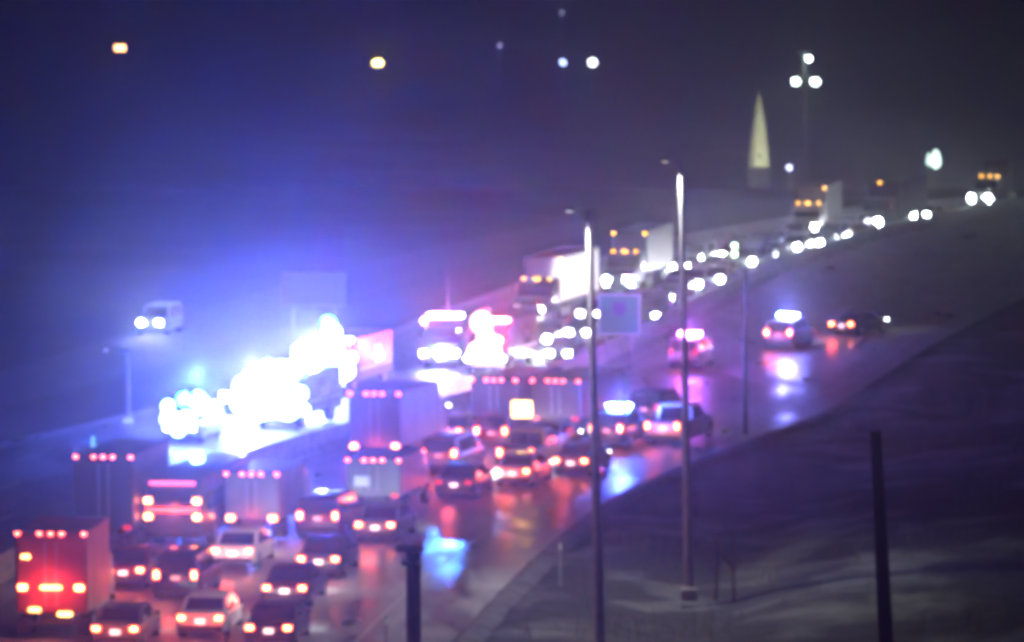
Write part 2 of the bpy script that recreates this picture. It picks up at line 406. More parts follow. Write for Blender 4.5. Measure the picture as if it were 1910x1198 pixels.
def car(kind, px, py, col, label, group, away=True, tail='brake', plate=False, dyaw=0, tw=75, hwt=7):
    if kind in used: r = copy_tree(PROTO[kind])
    else: used.add(kind); r = PROTO[kind]
    k = KIN[kind]; seat(r, px, py, k['L'], away, dyaw)
    tag(r, label, {'sedan': 'car', 'suv': 'suv', 'minivan': 'minivan', 'pickup': 'pickup truck'}[kind], group)
    for c in r.children:
        n = c.name.split('.')[0]
        if n == 'body': c.material_slots[0].link = 'OBJECT'; c.material_slots[0].material = P[col]
        if n == 'license_plate' and plate: c.material_slots[0].link = 'OBJECT'; c.material_slots[0].material = PLATEB
        if n == 'taillight' and (tail != 'brake' or not away):
            c.material_slots[0].link = 'OBJECT'; c.material_slots[0].material = DLENS
            for g in c.children: g.material_slots[0].link = 'OBJECT'; g.material_slots[0].material = DLENS
    if away:
        if tail == 'brake': lamp('brake_glow', 'POINT', (0, -k['L'] / 2 - 1.1, k['tz'] + .1), tw, (1, .09, .06), r, .25)
        lamp('headlight_beam', 'SPOT', (0, k['L'] / 2 + .2, .7), 60, (1, .97, .9), r, .2, (math.radians(84), 0, 0), 70)
    else:
        lamp('headlight_beam', 'SPOT', (0, k['L'] / 2 + .25, .72), hwt * 9, (.86, .94, 1), r, .2, (math.radians(86), 0, 0), 110)
    return r
GT = 'vehicles queued with brake lights on'
GH = 'vehicles queued facing the camera with headlights on'

def markers(root, y, z, hw, m=REDM, trio=True, corners=True, sp=.40, r=.055):
    xs = ([-sp, 0, sp] if trio else []) + ([-hw + .1, hw - .1] if corners else [])
    for x in xs: MB().box((x, y, z), (r * 2.6, .05, r * 1.6), bev=.015).build('marker_light', m, root, True)
def box_truck(px, py, w, h, L, boxm, label, cat='truck', tail='brake', tz=1.0, group=GT, placard=False, dyaw=0, tw=65, name='box_truck', header=None):
    r = empty(name); hw = w / 2; y0 = -L / 2; Lb = L - 1.9
    MB().box((0, y0 + Lb / 2, (h + .95) / 2), (w, Lb, h - .95), bev=.05).build('cargo_box', boxm, r)
    for s in (-1, 1):
        d = MB().box((s * hw * .475, y0 - .012, (h + .95) / 2 - .02), (hw * .92, .05, h - 1.25), bev=.015).build('rear_door', boxm, r)
        MB().tube((s * hw * .16, y0 - .06, 1.2), (s * hw * .16, y0 - .06, h - .35), .022, n=6).build('lock_rod', STEEL, d)
    MB().box((0, y0 + L / 2, .78), (1.0, L - .3, .28)).build('chassis', TRIM, r)
    cab = MB(); cy0 = y0 + Lb + .1
    cab.loft([rring(cy0, hw * .9, .55, min(h - .3, 2.5)), rring(cy0 + 1.0, hw * .9, .55, min(h - .3, 2.5)), rring(cy0 + 1.6, hw * .88, .55, 1.6), rring(L / 2, hw * .84, .55, 1.3)])
    cab.build('cab', P['white'], r, True)
    MB().box((0, y0 - .05, .62), (w * .92, .12, .16), bev=.03).build('rear_bumper', TRIM, r)
    for s in (-1, 1):
        lamp_part(r, 'taillight', (s * (hw - .28), y0 - .06, tz), (.34, .08, .2), TLENS if tail else DLENS, TBULB if tail else DLENS, .6)
        wheel(r, s * (hw - .22), y0 + 1.2, .48, .42); wheel(r, s * (hw - .2), L / 2 - .9, .48, .28)
        MB().box((s * (hw - .24), y0 + .45, .45), (.5, .02, .6)).build('mud_flap', TRIM, r)
    markers(r, y0 - .03, h - .08 if header is None else header, hw)
    if placard: MB().box((-hw * .4, y0 - .045, h * .62), (.7, .02, .42)).build('placard', SIGNW, r)
    seat(r, px, py, L, True, dyaw, w); tag(r, label, cat, group)
    if tail: lamp('brake_glow', 'POINT', (0, y0 - .5, tz), tw, (1, .09, .06), r, .3)
    return r
def semi(px, py, label, boxm=BOXW, L=15, dyaw=0, hp=80, col='blue', cabl=(-.85, -.1, .12, .85), corn=(-1.1, 1.1)):
    r = empty('semi_truck'); y1 = L / 2
    MB().box((0, y1 - 4.4 - (L - 4.6) / 2, 2.55), (2.5, L - 4.6, 2.85), bev=.05).build('trailer', boxm, r)
    MB().box((0, 0, .95), (1.0, L - 1.5, .3)).build('chassis', TRIM, r)
    cab = MB(); cab.loft([rring(y1 - 4.1, 1.18, .6, 2.72), rring(y1 - 2.6, 1.18, .6, 2.7), rring(y1 - 2.0, 1.14, .6, 2.36), rring(y1 - 1.55, 1.08, .6, 1.66), rring(y1 - .2, .98, .6, 1.5), rring(y1, .9, .65, 1.3)])
    c = cab.build('cab', P[col], r, True)
    q = MB(); q.add([(-.98, y1 - 2.02 + .03, 2.30), (.98, y1 - 1.99, 2.30), (.96, y1 - 1.52, 1.70), (-.96, y1 - 1.52, 1.70), (-.98, y1 - 2.1, 2.30), (.98, y1 - 2.1, 2.30), (.96, y1 - 1.7, 1.70), (-.96, y1 - 1.7, 1.70)],
        [(0, 1, 2, 3), (4, 5, 6, 7), (0, 1, 5, 4), (1, 2, 6, 5), (2, 3, 7, 6), (3, 0, 4, 7)]).build('windshield', GLASS, r)
    MB().box((0, y1 + .02, 1.0), (.95, .08, .75), bev=.03).build('grille', CHROME, r)
    MB().box((0, y1 + .05, .5), (2.3, .2, .3), bev=.05).build('bumper', CHROME, r)
    for s in (-1, 1):
        lamp_part(r, 'headlight', (s * .82, y1 + .0, .98), (.34, .16, .22), HLENS, HBULB, .6)
        for wy in (y1 - 1.0, y1 - 5.0, y1 - 6.3, -y1 + 1.2, -y1 + 2.5): wheel(r, s * 1.02, wy, .5, .3)
        MB().box((s * 1.34, y1 - 1.7, 2.1), (.12, .15, .7), bev=.03).build('mirror', CHROME, r)
    for x in cabl: MB().box((x, y1 - 2.55, 2.76), (.15, .1, .11), bev=.02).build('marker_light', AMB, r, True)
    for x in corn: MB().box((x, y1 - 4.38, 3.88), (.18, .06, .13), bev=.02).build('marker_light', AMB, r, True)
    seat(r, px, py, L, False, dyaw, 2.5); tag(r, label, 'truck', 'semi trucks facing the camera')
    lamp('headlight_beam', 'SPOT', (0, y1 + .4, 1.0), hp, (.86, .94, 1), r, .2, (math.radians(86), 0, 0), 110)
    return r

# --- queue driving away, brake lights on
car('sedan', 500, 1215, 'black', 'black car with a brightly lit plate at the bottom edge, beside the bare road shoulder', GT, plate=True)
car('sedan', 530, 1138, 'maroon', 'dark red car behind the black car, its right lamp glaring white, next to the shoulder', GT)
car('sedan', 593, 1082, 'grey', 'dark grey car beside the shoulder, between the silver sedan and dark red car', GT, plate=True)
car('sedan', 699, 1016, 'silver', 'silver sedan with dark rear window right behind the grey box truck', GT, plate=True, tw=65)
car('minivan', 592, 1010, 'maroon', 'maroon minivan squeezed between the silver sedan and a grey cargo truck', GT)
car('sedan', 372, 1196, 'lit_white', 'white sedan at the bottom left with its roof shining pale', GT)
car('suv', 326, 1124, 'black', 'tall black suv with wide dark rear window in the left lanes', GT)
car('sedan', 432, 1066, 'lit_white', 'white car in the middle lane just behind the grey cargo truck', GT)
car('sedan', 228, 1103, 'red', 'red car boxed in between the tall black suv and the red truck', GT, tw=80)
car('sedan', 213, 1217, 'silver', 'silver car with glaring lamps at the bottom edge next to the red truck', GT, plate=True, tw=80)
car('sedan', 955, 912, 'lit_white', 'bright white car alone on the open lane below the far queue', GT, plate=True, tw=80)
car('sedan', 846, 934, 'blue', 'dark blue car with unlit lamps left of the bright white car', GT, tail=None)
car('sedan', 832, 834, 'grey', 'grey car at the left end of the far queue ahead of the pale blue van', GT)
car('suv', 916, 843, 'red', 'red suv in the far queue right behind the pink-lit box truck', GT, tw=110)
car('sedan', 1003, 852, 'black', 'black car in the far queue behind the maroon box truck', GT, tw=110)
car('minivan', 818, 888, 'silver', 'pale van at the left end of the far queue', GT)
car('sedan', 1064, 892, 'silver', 'silver car at the right end of the far queue beside the dark lamp post', GT)
car('pickup', 1236, 832, 'lit_white', 'white pickup with a shining tailgate at the kerb near the tall lamp post', GT, tw=65, plate=True)
car('suv', 1200, 797, 'black', 'black suv with small pale lamps just beyond the white pickup', GT, tail=None)
car('sedan', 752, 800, 'grey', 'grey car far ahead of the pale truck, half hidden in blue light', GT)
car('sedan', 1570, 628, 'black', 'lone black car with two red lamps out on the right, on the dark ramp', GT, dyaw=22, tw=110)
box_truck(697, 968, 2.45, 2.6, 6.2, BOXG, 'low grey box truck with a pale placard and a row of red lights on top', placard=True, tail=None)
box_truck(700, 872, 2.6, 3.55, 8, BOXG, 'tall pale truck with two big brake lamps ahead of the low grey box truck', tz=1.0)
box_truck(1038, 818, 2.6, 2.95, 8.5, BOXP, 'maroon box truck with three red top lights, rightmost of the far trucks', tail=None)
box_truck(917, 818, 2.5, 2.95, 8.5, BOXP, 'pink-lit box truck in the far queue, left of the maroon box truck', tail=None)
box_truck(95, 1196, 2.6, 3.9, 6.2, BOXR, 'red truck with five small top lights in the bottom left corner', tw=160, tz=1.9)
box_truck(194, 1030, 2.5, 3.95, 8, BOXD, 'dark truck with three red lights on top at the left edge of the queue', tail=None)
box_truck(470, 1012, 2.35, 2.9, 6.5, BOXG, 'grey cargo truck in the middle of the queue with brake lamps on both sides')
rt = [o for o in bpy.data.objects if o.get('label', '').startswith('red truck with five')][0]
for x, z, w_ in ((0, 1.9, .75), (-.9, 3.0, .3), (-.6, 1.1, .4), (.5, .95, .5)): MB().box((x, -3.19, z), (w_, .06, .12), bev=.02).build('reflector_lamp', emis('orange_lamp', (1, .42, .10), 16), rt, True)
# bus with red light bars
def bus():
    r = empty('bus'); L, w, h = 9.0, 2.5, 3.0; y0 = -L / 2
    MB().loft([rring(y0, 1.2, .5, h - .15, .25), rring(y0 + .3, 1.25, .4, h, .25), rring(L / 2 - .3, 1.25, .4, h, .25), rring(L / 2, 1.2, .5, h - .15, .25)]).build('body', P['grey'], r, True)
    MB().box((0, y0 - .01, 2.15), (1.9, .05, .6), bev=.02).build('rear_window', GLASS, r)
    MB().box((0, y0 - .03, 2.72), (1.9, .06, .12), bev=.02).build('light_bar', REDS2, r)
    MB().box((0, y0 - .03, 1.62), (2.2, .06, .14), bev=.02).build('light_bar', TLENS, r)
    for s in (-1, 1):
        for z in (1.35, 2.0): lamp_part(r, 'taillight', (s * 1.02, y0 - .02, z), (.3, .08, .2), TLENS, TBULB, .7)
        wheel(r, s * 1.1, y0 + 2.2, .48, .3); wheel(r, s * 1.1, L / 2 - 1.9, .48, .3)
        MB().box((s * 1.253, 0, 1.9), (.03, L - 1.6, .7), bev=.01).build('side_window', GLASS, r)
    MB().box((0, y0 - .05, .6), (2.3, .15, .25), bev=.04).build('bumper', TRIM, r)
    seat(r, 322, 1026, L, True, 0, w); tag(r, 'bus with rows of red light bars across its back in the left lanes', 'bus', GT)
    lamp('brake_glow', 'POINT', (0, y0 - .5, 1.6), 90, (1, .12, .08), r, .3)
REDS2 = emis('red_light_bar', (1, .10, .22), 5)
bus()
# highway helper pickup with amber board
hp = car('pickup', 962, 884, 'yellow', 'yellow helper pickup carrying a glowing amber board in the far queue', GT)
L2 = KIN['pickup']['L'] / 2
ab = MB().box((0, -L2 + 1.2, 2.88), (.95, .09, .75), bev=.02).build('amber_board', AMBOARD, hp)
MB().tube((-.3, -L2 + 1.2, 1.1), (-.3, -L2 + 1.2, 2.5), .03).tube((.3, -L2 + 1.2, 1.1), (.3, -L2 + 1.2, 2.5), .03).build('board_post', TRIM, hp)
lamp('board_glow', 'POINT', (0, -L2 + .8, 2.88), 60, (1, .6, .15), hp, .3)

# --- vehicles facing the camera, headlights on
semi(984, 606, 'white semi truck with brightly lit trailer, leftmost of the oncoming semis', BOXWL, dyaw=3, col='maroon', corn=(-1.1,))
semi(1153, 548, 'grey semi truck with amber roof lights, second oncoming semi behind the green sign', BOXG, cabl=(-.8, -.1, .1, .8))
semi(1500, 446, 'semi truck on the hill crest with amber roof lights, before the church spire', BOXG, dyaw=-6, col='white', cabl=(-.85, -.05, .12, .85), corn=(-1.1,))
semi(1622, 434, 'semi truck beyond the crest with a single amber roof light showing', BOXD, L=14, col='black', cabl=(), corn=(.3,))
semi(1828, 386, 'farthest semi truck at the right with amber roof lights and one glaring headlight', BOXD, L=14, col='grey', cabl=(-.75, 0, .75), corn=(), hp=300)
HC_ = [('suv', 930, 636, 'grey', 'suv squeezed beside the red flashing engine, headlights on'),
       ('sedan', 1004, 652, 'black', 'black car leading the oncoming queue, near the tall bright post'),
       ('sedan', 1042, 680, 'silver', 'silver car closest to the median barrier at the head of the oncoming queue'),
       ('sedan', 1078, 640, 'blue', 'blue car half behind the tall bright post in the oncoming queue'),
       ('sedan', 1098, 604, 'grey', 'grey car beside the trailer of the white semi'),
       ('suv', 1192, 598, 'white', 'white suv by the right edge of the green sign'),
       ('sedan', 1235, 573, 'silver', 'silver car against the barrier just above the purple flashing car'),
       ('sedan', 1262, 541, 'black', 'black car beside the second oncoming semi, right of the lit post'),
       ('suv', 1300, 546, 'white', 'white suv glaring beside the barrier right of the lit post'),
       ('sedan', 1270, 516, 'silver', 'silver car just behind the trailer of the second oncoming semi'),
       ('sedan', 1322, 517, 'grey', 'grey car in the middle of the uphill queue'),
       ('minivan', 1290, 500, 'white', 'white minivan on the outer lane of the uphill queue'),
       ('suv', 1385, 510, 'silver', 'silver suv hugging the barrier with glaring lamps'),
       ('sedan', 1345, 497, 'black', 'black car on the outer lane below the green signal'),
       ('sedan', 1404, 499, 'white', 'white car halfway up the oncoming queue near the green signal'),
       ('suv', 1412, 481, 'blue', 'blue suv with starry headlights past the green signal'),
       ('sedan', 1466, 479, 'grey', 'grey car below the crest beside the barrier'),
       ('sedan', 1500, 474, 'black', 'black car below the semi on the hill crest') ,
       ('minivan', 1533, 463, 'tan', 'tan minivan just right of the crest semi, near the barrier'),
       ('sedan', 1570, 458, 'tan', 'tan car with yellowish headlights at the crest'),
       ('suv', 1583, 438, 'white', 'white suv at the crest behind the tan car'),
       ]
HC_ += [('sedan', 968, 622, 'white', 'white car in the outermost lane left of the leftmost semi'),
        ('minivan', 1228, 600, 'grey', 'grey minivan between the white suv and the silver car by the barrier'),
        ('sedan', 1170, 588, 'tan', 'tan car in the middle lane in front of the second oncoming semi'),
        ('sedan', 1255, 560, 'white', 'white car in the middle lane beside the lit thin post'),
        ('sedan', 1330, 538, 'silver', 'silver car at the barrier above the magenta flashing suv'),
        ('sedan', 1350, 526, 'white', 'white car at the barrier left of the silver suv'),
        ('suv', 1372, 478, 'white', 'white suv directly under the green signal in the outer lane'),
        ('sedan', 1436, 488, 'silver', 'silver car at the barrier just right of the starry blue suv'),
        ('sedan', 1440, 466, 'white', 'white car in the outer lane approaching the crest'),
        ('suv', 1470, 460, 'silver', 'silver suv in the outer lane left of the crest semi'),
        ('sedan', 1672, 424, 'white', 'white car rightmost of the queue on the crest')]
for h in HC_:
    if h:
        car(h[0], h[1], h[2], h[3], h[4], GH, away=False)
car('suv', 280, 626, 'white', 'white suv alone on the side road at the far left, headlights glaring', 'side road traffic', away=False, hwt=120)

# --- emergency vehicles
def lightbar(root, y, z, w, segs, name='light_bar'):
    n = len(segs); base = MB().box((0, y, z), (w, .28, .06), bev=.02).build(name, TRIM, root, True)
    for i, m in enumerate(segs):
        MB().box((-w / 2 + w * (i + .5) / n, y, z + .10), (w / n * .9, .24, .13), bev=.03).build('strobe_lens', m, base, True)
    return base
BL = (.10, .20, 1.0)
def police(px, py, col, label, segs, power, color, away=True, dyaw=0, kind='suv', tail=None):
    r = car(kind, px, py, col, label, 'emergency vehicles', away, tail=tail, dyaw=dyaw)
    r.name = 'police_suv'; zz_ = 1.2 if 'leftmost' in label else .55; r['category'] = 'police car'
    z = KIN[kind]['roof'] + .05; lightbar(r, -.3, z, 1.25, segs)
    MB().box((0, KIN[kind]['L'] / 2 + .12, .6), (.9, .1, .5), bev=.03).build('push_bar', TRIM, r)
    lamp('strobe_glow', 'POINT', (0, -.3, z + zz_), power, color, r, .35)
    return r
PW = 1.0
police(335, 828, 'white', 'white police suv flashing blue, leftmost of the emergency vehicles', [BLUE] * 4 + [WHITEF], 11000 * PW, (.06, .16, 1), away=False, dyaw=-8)
p1 = police(1131, 838, 'black', 'black police suv flashing blue just right of the bright-topped post', [BLUE, BLUE, BLUE], 3000 * PW, (.06, .12, 1), tail='brake')
police(1275, 690, 'white', 'white police suv flashing magenta behind the tall lamp post, on the wet ramp', [PURP, REDS, PURP], 2100 * PW, (.42, .10, 1))
police(1452, 652, 'white', 'white police suv flashing bluish white, rightmost on the wet ramp', [BLUE, WHITEF, WHITEF], 3200 * PW, (.20, .20, 1), dyaw=10, tail='brake')
def rescue(px, py, w, h, L, col, label, cat, name, bars, floods, powers, away=False, dyaw=0, group='emergency vehicles'):
    r = empty(name); hw = w / 2; y1 = L / 2     # front at +y
    MB().box((0, -.9, (h + .6) / 2), (w, L - 1.8, h - .6), bev=.08).build('body', P[col], r)
    MB().loft([rring(y1 - 1.85, hw * .95, .45, h - .25), rring(y1 - .9, hw * .95, .45, h - .3), rring(y1 - .35, hw * .93, .45, h * .58), rring(y1, hw * .88, .5, h * .48)]).build('cab', P[col], r, True)
    q = MB(); a = h - .42; c = h * .60
    q.add([(-hw * .82, y1 - .86, a), (hw * .82, y1 - .86, a), (hw * .82, y1 - .34, c), (-hw * .82, y1 - .34, c), (-hw * .82, y1 - .98, a), (hw * .82, y1 - .98, a), (hw * .82, y1 - .5, c), (-hw * .82, y1 - .5, c)],
          [(0, 1, 2, 3), (4, 5, 6, 7), (0, 1, 5, 4), (1, 2, 6, 5), (2, 3, 7, 6), (3, 0, 4, 7)]).build('windshield', GLASS, r)
    MB().box((0, y1 + .03, .8), (w * .5, .08, .5), bev=.03).build('grille', CHROME, r)
    MB().box((0, y1 + .1, .5), (w * .98, .25, .25), bev=.05).build('bumper', CHROME, r)
    for s in (-1, 1):
        lamp_part(r, 'headlight', (s * (hw - .3), y1 + .0, .95), (.35, .16, .22), HLENS, HBULB, .6)
        lamp_part(r, 'taillight', (s * (hw - .2), -y1 - .02, 1.1), (.2, .06, .3), TLENS, TBULB, .6)
        wheel(r, s * (hw - .18), y1 - 1.2, .46, .3); wheel(r, s * (hw - .18), -y1 + 1.4, .46, .3)
        MB().box((s * (hw + .15), y1 - .9, h * .66), (.12, .12, .45), bev=.03).build('mirror', TRIM, r)
        MB().box((s * hw, -.9, 1.25), (.03, L - 2.4, .12)).build('reflective_stripe', SIGNW, r)
        MB().box((s * (hw + .01), -y1 + 2.6, 1.9), (.03, 1.2, .9), bev=.01).build('side_locker', CHROME, r)
    for (y, z, segs) in bars: lightbar(r, y, z, w * .86, segs)
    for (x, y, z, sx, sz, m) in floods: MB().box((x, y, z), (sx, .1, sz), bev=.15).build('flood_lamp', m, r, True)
    seat(r, px, py, L, away, dyaw, w); tag(r, label, cat, group)
    for (x, y, z, pw, colr) in powers: lamp('strobe_glow', 'POINT', (x, y, z), pw, colr, r, .4)
    return r
rescue(508, 802, 2.4, 2.75, 6.4, 'white', 'ambulance swallowed by white and blue flashes, left of centre', 'ambulance', 'ambulance',
       [(2.0, 2.65, [BLUE, WHITEF, WHITEF, BLUE])], [(-.9, 2.1, 2.2, .3, .3, WHITEF), (.9, 2.1, 2.2, .3, .3, WHITEF)],
       [(0, 5.8, 2.2, 3000, (.5, .6, 1)), (0, 5.6, 3.3, 24000, (.07, .09, 1))])
rescue(608, 738, 2.5, 3.0, 8.0, 'red', 'fire engine under the brightest blue flash, between ambulance and sign', 'fire engine', 'fire_engine',
       [(2.6, 2.8, [BLUE, BLUE, WHITEF, WHITEF])], [(-.9, 4.1, 1.7, .35, .3, WHITEF), (.9, 4.1, 1.7, .35, .3, WHITEF)],
       [(0, 6.0, 3.4, 34000, (.07, .09, 1)), (.8, 6.0, 1.8, 3000, (.5, .6, 1))])
for px_, py_, lab_, dy_ in ((440, 772, 'white police suv added to widen the white glare, behind the ambulance on its left', 2),):
    q_ = police(px_, py_, 'white', lab_, [WHITEF, BLUE, WHITEF], 2200, (.2, .24, 1), away=False, dyaw=dy_)
    MB().box((0, KIN['suv']['L'] / 2 + .2, .95), (1.5, .1, .3), bev=.03).build('flood_lamp', WHITEF, q_, True)  # suv and its flood bar added to fill out the white glare
def glare_balls(r, spots_):       # added glowing balls that imitate lens glare round the vehicle
    for (x, y, z, rad) in spots_: MB().ball((x, y, z), rad).build('glare_ball', GLAREW, r, True)
GLAREW = emis('glare_white', (.36, .62, 1), 13)
fe = [o for o in bpy.data.objects if o.name == 'fire_engine'][0]; am = [o for o in bpy.data.objects if o.name == 'ambulance'][0]
glare_balls(fe, [(-.6, 4.6, 2.2, .7), (.6, 4.6, 1.6, .7), (-.1, 3.2, 3.3, .55), (1.25, 4.4, 2.4, .5), (-1.3, 4.5, 1.4, .5), (.5, 4.4, 2.7, .5), (-.4, 4.7, 1.2, .5), (1.7, 4.4, 1.7, .3), (-1.6, 4.4, 2.1, .3)])
glare_balls(am, [(-.3, 4.1, 2.2, .85), (.6, 4.1, 1.2, .75), (-1.1, 3.7, 1.2, .65), (1.3, 3.6, 2.2, .6), (-1.0, 2.6, 3.0, .45), (.5, 2.4, 3.0, .5), (-1.7, 3.6, 1.9, .4), (-.3, 2.6, 3.1, .4), (1.6, 3.7, 1.3, .4), (-1.9, 3.6, 1.1, .3), (.6, 3.8, 2.6, .45)])
GLAREC = emis('glare_cyan', (.10, .75, 1), 9)
lp = [o for o in bpy.data.objects if str(o.get('label', '')).startswith('white police suv flashing blue, leftmost')][0]
for (x, y, z, rad, m_) in ((.35, .5, 2.0, .34, GLAREC), (-.4, .4, 2.05, .36, GLAREC), (.45, 2.6, 1.25, .45, GLAREW), (-.4, 2.6, 1.15, .5, GLAREW), (0, 2.65, .7, .35, GLAREW), (-.8, 1.4, 1.7, .35, GLAREW), (.85, 1.5, 1.75, .33, GLAREW)): MB().ball((x, y, z), rad).build('glare_ball', m_, lp, True)  # cyan and white balls added as glare round the police suv
MB().ball((.2, 2.8, 3.8), .42).build('glare_ball', GLAREC, fe, True)  # cyan ball added for the rim of the glare
rescue(820, 690, 2.45, 3.1, 7.5, 'blue', 'dark rescue truck with rows of small white lamps, left of the red flashing engine', 'rescue truck', 'rescue_truck',
       [(2.2, 2.9, [WHITEF, PURP, PURP])], [(-1.0, 3.15, 2.2, .12, .12, WHITEF), (1.05, 3.15, 2.75, .2, .2, PURP), (0, 2.9, 2.35, .9, .28, HLENS), (-1.05, 3.1, 1.6, .14, .14, PURP)],
       [(0, 4.4, 1.0, 2600, (.35, .45, 1))])
rescue(905, 700, 2.5, 3.1, 7.5, 'red', 'red fire engine with a huge red and white flash, beside the oncoming queue', 'fire engine', 'fire_engine',
       [(2.2, 2.9, [REDS, WHITEF, REDS])], [],
       [(-.3, 3.9, 2.6, 7000, (1, .05, .20)), (.2, 4.3, 1.5, 800, (1, .3, .25))])

re_ = [o for o in bpy.data.objects if str(o.get('label', '')).startswith('red fire engine with a huge')][0]
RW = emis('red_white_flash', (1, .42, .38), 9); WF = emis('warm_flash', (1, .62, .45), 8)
for (x, y, z, rad, m_) in ((.25, 3.4, 2.95, .62, RW), (-.1, 3.9, 2.1, .5, RW), (.35, 4.1, 1.35, .55, WF), (-.55, 4.1, 1.3, .5, WF), (-.9, 4.2, 2.0, .25, WF)): MB().ball((x, y, z), rad).build('glare_ball', m_, re_, True)  # glowing balls stand in for the red and white glare
# brighter bulbs and added glowing balls enlarge the headlight glare
HGLARE = emis('headlamp_glare', (.85, 1, .95), 230)
for lab in ('black car leading', 'suv squeezed beside', 'white suv by the right edge', 'white suv glaring', 'silver suv hugging', 'blue suv with starry', 'black car below the semi on the hill', 'black car beside the second', 'leftmost of the oncoming', 'farthest semi', 'second oncoming semi', 'white car at the barrier left', 'grey car in the middle of the uphill', 'white minivan on the outer', 'white car halfway up', 'white suv directly under', 'silver car at the barrier', 'silver car against the barrier', 'white car in the middle lane beside', 'tan car', 'tan minivan', 'silver car just behind the trailer', 'white car in the outer lane', 'semi truck on the hill', 'semi truck beyond the crest', 'white car rightmost', 'grey car below the crest', 'black car on the outer lane'):
    for o_ in [o for o in bpy.data.objects if lab in str(o.get('label', ''))]:
        for h_ in [c for c in o_.children if c.name.startswith('headlight') and c.type == 'MESH']:
            h_.children[0].material_slots[0].link = 'OBJECT'; h_.children[0].material_slots[0].material = HGLARE
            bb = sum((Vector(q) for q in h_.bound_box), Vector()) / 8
            MB().ball((bb.x, bb.y + .12, bb.z), .17).build('lamp_glare_ball', HGLARE, o_, True)
# ---------------------------------------------------------------- street furniture
def mast(name, base, top_z, r0, r1, lean=0, m=STEEL, arm=None, head=True, label='', cat='lamp post', group=None, spot=None):
    X, d = base; z0 = zg(d) - .3; o = empty(name, (X, d, z0)); h = top_z - z0
    MB().tube((0, 0, .3), (lean, 0, h), r0, r1, 14).build('pole', m, o, True)
    MB().box((0, 0, .35), (r0 * 3.2, r0 * 3.2, .5), bev=.05).build('base', CONC, o)
    if arm:
        ax, az = arm
        a = MB(); a.tube((lean, 0, h - .1), (lean + ax * .5, 0, h + az * .8), .035, .03, 8); a.tube((lean + ax * .5, 0, h + az * .8), (lean + ax, 0, h + az), .03, .025, 8); a.build('arm', m, o, True)
        hd = MB().box((lean + ax * 1.12, 0, h + az), (.3, .2, .09), bev=.04).build('lamp_head', TRIM, o, True)
        MB().box((lean + ax * 1.12, 0, h + az - .075), (.22, .14, .03)).build('lens', emis('street_lens_' + name, (1, .92, .8), 1.2), hd)
        if spot:
            l = lamp('streetlight', 'SPOT', (lean + ax * 1.12, 0, h + az - .25), spot, (1, .97, .92), o, .15, (0, math.radians(10), 0), 140, 1)
    if group: o['group'] = group
    tag(o, label, cat, group); return o
GP = 'tall highway lamp posts'
def ztop(px, py, d): return HC - d * (py - HOR) / F
mast('lamp_post', ((1124 - 955) / F * 152, 152), ztop(0, 392, 152), .19, .09, lean=-.42, arm=(-.55, .03), group=GP, label='tall steel lamp post in front of the queue, its top shining white', spot=9500)
mast('lamp_post', ((1286 - 955) / F * 183, 183), ztop(0, 300, 183), .19, .09, lean=-.32, arm=(-.55, .03), group=GP, label='tallest steel lamp post standing on the snowy verge, thin top shining white', spot=9500)
mast('lamp_post', ((1391 - 955) / F * 238, 238), ztop(0, 500, 238), .16, .10, m=DARKPOST, label='dark unlit post at the edge of the wet ramp, left of the white flashing car', arm=(-1.4, .2), group=GP)
mast('lamp_post', ((238 - 955) / F * 246, 246), ztop(0, 655, 246), .16, .11, m=DARKPOST, label='short pale post glowing blue at the far left of the flashing police suv', arm=(-1.0, .1), group=GP)
def post(name, px0, pyb, pyt, d, r, label, m=DARKPOST, lean=0, cat='post', cap=None, r1=None):
    X = (px0 - 955) / F * d; z0 = min(zg(d), HC - d * (pyb - HOR) / F) - .4; zt = ztop(0, pyt, d); o = empty(name, (X, d, z0))
    MB().tube((0, 0, 0), (lean, 0, zt - z0), r, r1 or r * .85, 12).build('pole', m, o, True)
    if cap: MB().box((lean - .1, 0, zt - z0 + .08), (.62, .35, .16), bev=.04).build('cap', SIGNW, o, True); MB().box((lean - .05, 0, zt - z0 - .25), (.45, .3, .1), bev=.03).build('bracket', STEEL, o, True)
    tag(o, label, cat); return o
post('pole', 771, 1198, 1030, 108, .19, 'thick dark post with a pale bracket on top beside the shoulder', cap=True)
post('utility_pole', 1706, 1198, 805, 100, .25, 'thick dark leaning pole at the lower right', lean=-.8, r1=.12, cat='utility pole')
for px, y0_, y1_, lab in ((1045, 1088, 1012, 'slim pale marker post standing alone on the verge'), (720, 1204, 1150, 'short marker post on the shoulder at the bottom edge')):
    X, d = at(px, y0_); o = empty('marker_post', (X, d, zg(d) - .2)); hh = (y1_ - y0_) / -F * d
    MB().box((0, 0, hh / 2 + .1), (.11, .05, hh + .2), bev=.01).build('post', CONC, o); MB().box((0, -.03, hh + .02), (.12, .02, .22)).build('reflector', SIGNW, o)
    tag(o, lab, 'marker post', 'roadside marker posts')
